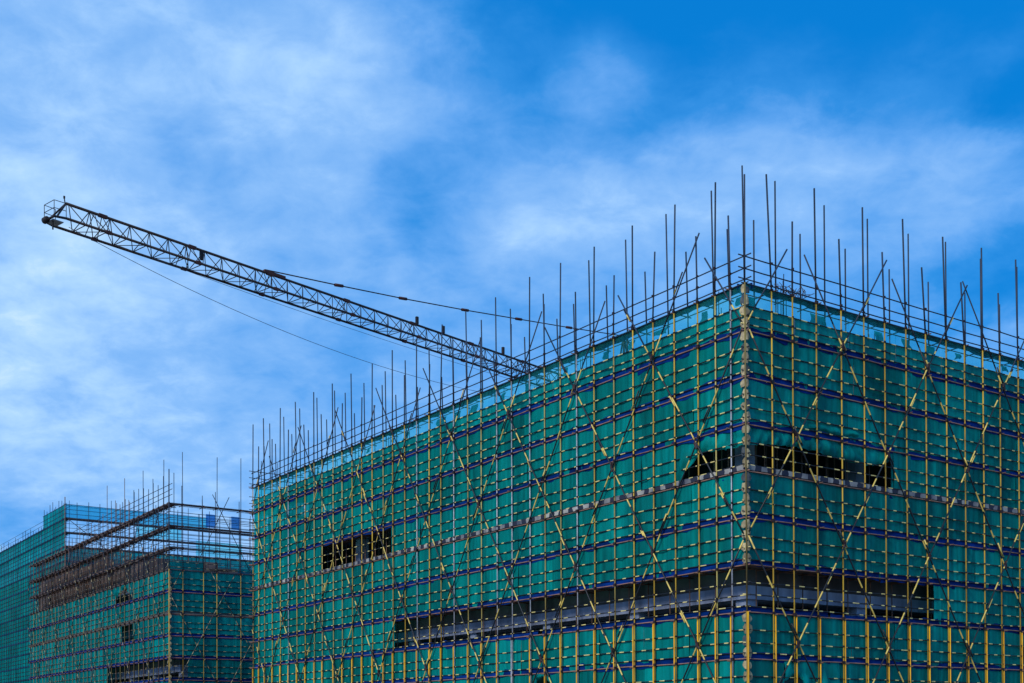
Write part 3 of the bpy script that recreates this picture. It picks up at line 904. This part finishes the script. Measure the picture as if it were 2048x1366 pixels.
for f, ln in ((F3L, L3), (F3R, R3)):
    u = 1.45; i = 0
    while u < ln:
        top = T3 if (f is F3R or u < STEP) else D3[1]
        tube('standard', [f(u, 0, 0), f(u + rnd(-.05, .05), 0, top + rnd(.2, 1.2))], .036, M['steel'], s3, 4)
        tube('standard', [f(u + .3, 1.0, 0), f(u + .3, 1.0, top + rnd(-.2, 1.0))], .03, M['steel'], s3, 4)
        u += 1.45; i += 1
    for kk, z in enumerate(D3):
        l1 = ln if (f is F3R or kk > 0) else STEP
        ledger(f, -.2, l1, z, .065, .036, M['steel'], s3, 3, sides=4)
        ledger(f, .4, l1, z, .95, .03, M['steel'], s3, 3, sides=4)
        if kk:
            for dz in (.6, 1.15): ledger(f, -.2, l1, z + dz, .06, .028, M['steel'], s3, 3, sides=4)
        if kk:
            strip(f, .05, l1, z - .12, z + .15, .085, M['deck'] if (f is F3R and kk < 4) else M['dim_net'], s3, 'net_edge', .7, .06)
        if kk: deck(f, .2, l1 - .2, z, s3)
    for kk in range(0, 16):
        zt, zb = D3[kk], D3[kk + 1]
        l1 = ln if (f is F3R or kk > 0) else STEP
        mt = M['net_far']
        if f is F3R:
            if kk == 0: mt = M['net_blue']
            elif kk in (1, 2): continue
        u = .04
        while u < l1 - .02:
            v_ = min(u + 6.2, l1)
            if l1 - v_ < 1: v_ = l1
            if f is F3R and kk == 0 and u > 17: break
            net_sheet(f, u, v_, zt, zb, mt, s3, amp=.03)
            u = v_
# lower screen of pale net on the right part of that face
net_sheet(F3R, 9, 15, D3[1], D3[2] + .2, M['net_thin'], s3, name='net_sheet')
net_sheet(F3R, 17, 23.5, D3[2] + .4, D3[3] + .2, M['net_thin'], s3, name='net_sheet')
tube('brace', [F3R(.4, -.05, D3[1] - .1), F3R(5.2, -.05, D3[3])], .045, M['steel'], s3, 5)

# ================================================================== TOWER CRANE
TIP = Vector((-23.4155, 65.0, 27.977 + EYE))
END = Vector((2.47886, 95.1117, 27.977 + EYE))
J = (END - TIP).normalized()
LAT = Vector((J.y, -J.x, 0))
MAST_T = 50.5
mast_pos = TIP + J * MAST_T
base = Vector((mast_pos.x, mast_pos.y, 0))
crane = thing('tower_crane', 'dark lattice jib of a tower crane reaching out behind the near building', 'crane', base)
def CP(t, lat, dz): return TIP + J * t + LAT * lat + Zv * dz - base
HJ, WJ, PAN = 1.1, 0.70, 1.22
b = MB(); b.tube([CP(0, 0, 0), CP(MAST_T - 1, 0, 0)], .075, 6)
jib = b.build('jib', M['crane'], crane, True)
tube('bottom_chord', [CP(-.35, WJ, -HJ), CP(MAST_T - 1, WJ, -HJ)], .07, M['crane'], jib)
tube('bottom_chord', [CP(-.35, -WJ, -HJ), CP(MAST_T - 1, -WJ, -HJ)], .07, M['crane'], jib)
t = 0.15; i = 0
while t < MAST_T - 2:
    tm = t + PAN / 2
    for s in (WJ, -WJ):
        for a, c in (((t, 0, 0), (tm, s, -HJ)), ((tm, s, -HJ), (t + PAN, 0, 0))):
            tube('lacing_bar', [CP(*a), CP(*c)], .026, M['crane'], jib, 5)
    tube('lacing_bar', [CP(tm, WJ, -HJ), CP(tm, -WJ, -HJ)], .026, M['crane'], jib, 5)
    s = 1 if i % 2 else -1
    tube('lacing_bar', [CP(tm, s * WJ, -HJ), CP(tm + PAN, -s * WJ, -HJ)], .022, M['crane'], jib, 5)
    t += PAN; i += 1
# splice plates and small brackets on the top chord
for t in (1.9, 7.6, 13.2, 19.4, 25.4, 31.3, 37.2):
    b = MB(); b.box(CP(t, -.085, -.085), J * .5, LAT * .17, Zv * .17); b.build('splice_plate', M['crane_rust'], jib)
    for s in (1, -1):
        b = MB(); b.box(CP(t, s * WJ - .08, -HJ - .08), J * .35, LAT * .16, Zv * .16); b.build('splice_plate', M['crane_rust'], jib)
    for q in (-.25, .2):
        for s in (WJ, -WJ): tube('lacing_bar', [CP(t + q, 0, 0), CP(t + q * 1.6, s, -HJ)], .024, M['crane'], jib, 5)
b = MB(); b.box(CP(13.0, -.09, -.02), J * 1.6, LAT * .18, Zv * .18); b.build('tie_bracket', M['crane_rust'], jib)
for t in (8.4, 26.0, 28.6, 35.0):
    b = MB(); b.box(CP(t, -.08, .07 if t > 9 else -.55), J * .18, LAT * .16, Zv * (.5 if t > 9 else .5)); b.build('bracket', M['crane'], jib)
# tip: nose frame, sheave, guard rail, lamp post
nose = MB(); nose.tube([CP(0, 0, 0), CP(-.75, .5, -HJ + .1)], .05); nose.tube([CP(0, 0, 0), CP(-.75, -.5, -HJ + .1)], .05)
nose.tube([CP(-.35, WJ, -HJ), CP(-.95, .5, -HJ), CP(-.95, -.5, -HJ), CP(-.35, -WJ, -HJ)], .065)
nose.build('nose_frame', M['crane'], crane)
b = MB(); b.tube([CP(-1.0, -.40, -HJ - .02), CP(-1.0, -.10, -HJ - .02)], .17, 12); b.build('sheave', M['crane'], crane, True)
b = MB(); b.box(CP(-.9, -.4, -HJ - .1), J * .6, LAT * .7, Zv * .04); b.build('tip_platform', M['galv'], crane)
rail = MB()
for (t_, l_) in ((-.95, .5), (-.95, -.5), (-.3, .55), (-.3, -.55)): rail.tube([CP(t_, l_, -HJ), CP(t_, l_, -HJ + .85)], .02, 5)
for h in (.45, .85):
    rail.tube([CP(-.3, .55, -HJ + h), CP(-.95, .5, -HJ + h), CP(-.95, -.5, -HJ + h), CP(-.3, -.55, -HJ + h)], .02, 5)
rail.build('guard_rail', M['crane'], crane)
b = MB(); b.tube([CP(-.05, 0, 0), CP(-.10, 0, .24)], .03, 6); b.tube([CP(-.10, 0, .24), CP(-.10, 0, .36)], .055, 8); b.build('tip_lamp', M['crane'], crane)
b = MB(); b.tube([CP(-.8, .1, -HJ - .1), CP(-.8, .1, -HJ - .55)], .04, 6); b.build('rope_anchor', M['crane'], crane)
# tie bars up to the tower head
TIE = [(13.1, .17), (19.0, .81), (24.75, 1.48), (30.95, 2.28), (36.9, 3.12), (43.06, 3.99), (MAST_T, 5.1)]
tube('tie_bar', [CP(t, 0, z) for t, z in TIE], .038, M['crane'], crane)
for t, z in TIE[1:-1]:
    b = MB(); b.tube([CP(t - .34, 0, z - .05), CP(t, 0, z), CP(t + .34, 0, z + .05)], .10, 6); b.build('tie_joint', M['crane_rust'], crane, True)
# hoist rope sagging under the jib, trolley rope just below the chord
rp = []
for q in range(33):
    s = q / 32; t = .1 + s * 47.5
    rp.append(CP(t, .1, -HJ - .15 - 4 * s * (1 - s) * 2.4))
tube('hoist_rope', rp, .016, M['rope'], crane, 5)
rp = [CP(3 + 44 * q / 16, -.2, -HJ - .12 - 4 * (q / 16) * (1 - q / 16) * .45) for q in range(17)]
tube('trolley_rope', rp, .013, M['rope'], crane, 5)
# mast, cab, head and counter-jib (behind the near building)
mh = TIP.z - 1.5
for sx in (-.8, .8):
    for sy in (-.8, .8):
        tube('mast_leg', [Vector((sx, sy, 0)), Vector((sx, sy, mh))], .09, M['crane'], crane)
z = 0.0; i = 0
cs = [(-.8, -.8), (.8, -.8), (.8, .8), (-.8, .8)]
mb = MB()
while z < mh - 2:
    for k in range(4):
        a, c = cs[k], cs[(k + 1) % 4]
        mb.tube([Vector((*a, z)), Vector((*c, z + 2))], .035, 4); mb.tube([Vector((*a, z)), Vector((*c, z))], .035, 4)
    z += 2
o = mb.build('mast_lacing', M['crane'], crane); o['kind'] = 'stuff'
b = MB(); b.tube([Vector((0, 0, mh)), Vector((0, 0, mh + 1.2))], 1.1, 12); b.build('slewing_ring', M['crane'], crane)
head = MB()
for s in (-.7, .7):
    head.tube([CP(MAST_T - .8, s, -HJ), CP(MAST_T, 0, 5.2)], .08); head.tube([CP(MAST_T + .8, s, -HJ), CP(MAST_T, 0, 5.2)], .08)
head.build('tower_head', M['crane'], crane)
b = MB(); b.box(CP(MAST_T - 1.6, 1.0, -HJ - 2.0), J * 1.5, LAT * 1.3, Zv * 2.0); b.build('operator_cab', M['crane_rust'], crane)
cj = MB()
for s in (-.6, .6): cj.box(CP(MAST_T + .8, s - .08, -HJ), J * 10, LAT * .16, Zv * .35)
for q in range(6): cj.box(CP(MAST_T + 1.2 + q * 1.8, -.5, -HJ + .05), J * .12, LAT * 1.0, Zv * .12)
cj.build('counter_jib', M['crane'], crane)
b = MB(); b.box(CP(MAST_T + 8.6, -.5, -HJ - 1.6), J * 1.8, LAT * 1.0, Zv * 1.5); b.build('counterweight', M['concrete'], crane)
tube('tie_bar', [CP(MAST_T, 0, 5.1), CP(MAST_T + 9, 0, -HJ + .35)], .05, M['crane'], crane)

# ================================================================== loose things on the decks
heap = thing('scrap_heap', 'tangle of rusty steel offcuts lying on the roof deck right of the corner', 'scrap', FR(3.0, .45, 0) + ORG + Zv * (Zk(-1) + .08))
for i in range(34):
    a = Vector((rnd(-.6, .6), rnd(-.25, .25), rnd(0, .25)))
    p0 = DR * (a.x * 1.2) + DL * a.y + Zv * a.z
    p2 = p0 + DR * rnd(-.7, .7) + DL * rnd(-.25, .25) + Zv * rnd(.05, .45)
    p1 = (p0 + p2) / 2 + Vector((rnd(-.15, .15), rnd(-.15, .15), rnd(0, .25)))
    tube('steel_rod', [p0, p1, p2], .013, M['brown_tube'], heap, 4)
pile = thing('lumber_pile', 'pile of old timber on the deck at the net top of the middle scaffold', 'timber', C2 + DR * 4.2 + DL * .3 + Zv * 15.02)
for i in range(22):
    z = .07 * (i // 6)
    u0 = rnd(-.9, .2)
    b = MB(); b.box(DR * u0 + DL * (.1 * (i % 6)) + Zv * z, DR * rnd(1.0, 1.9) + Zv * rnd(-.05, .12), DL * .08, Zv * .06)
    b.build('timber', M['wood'], pile)
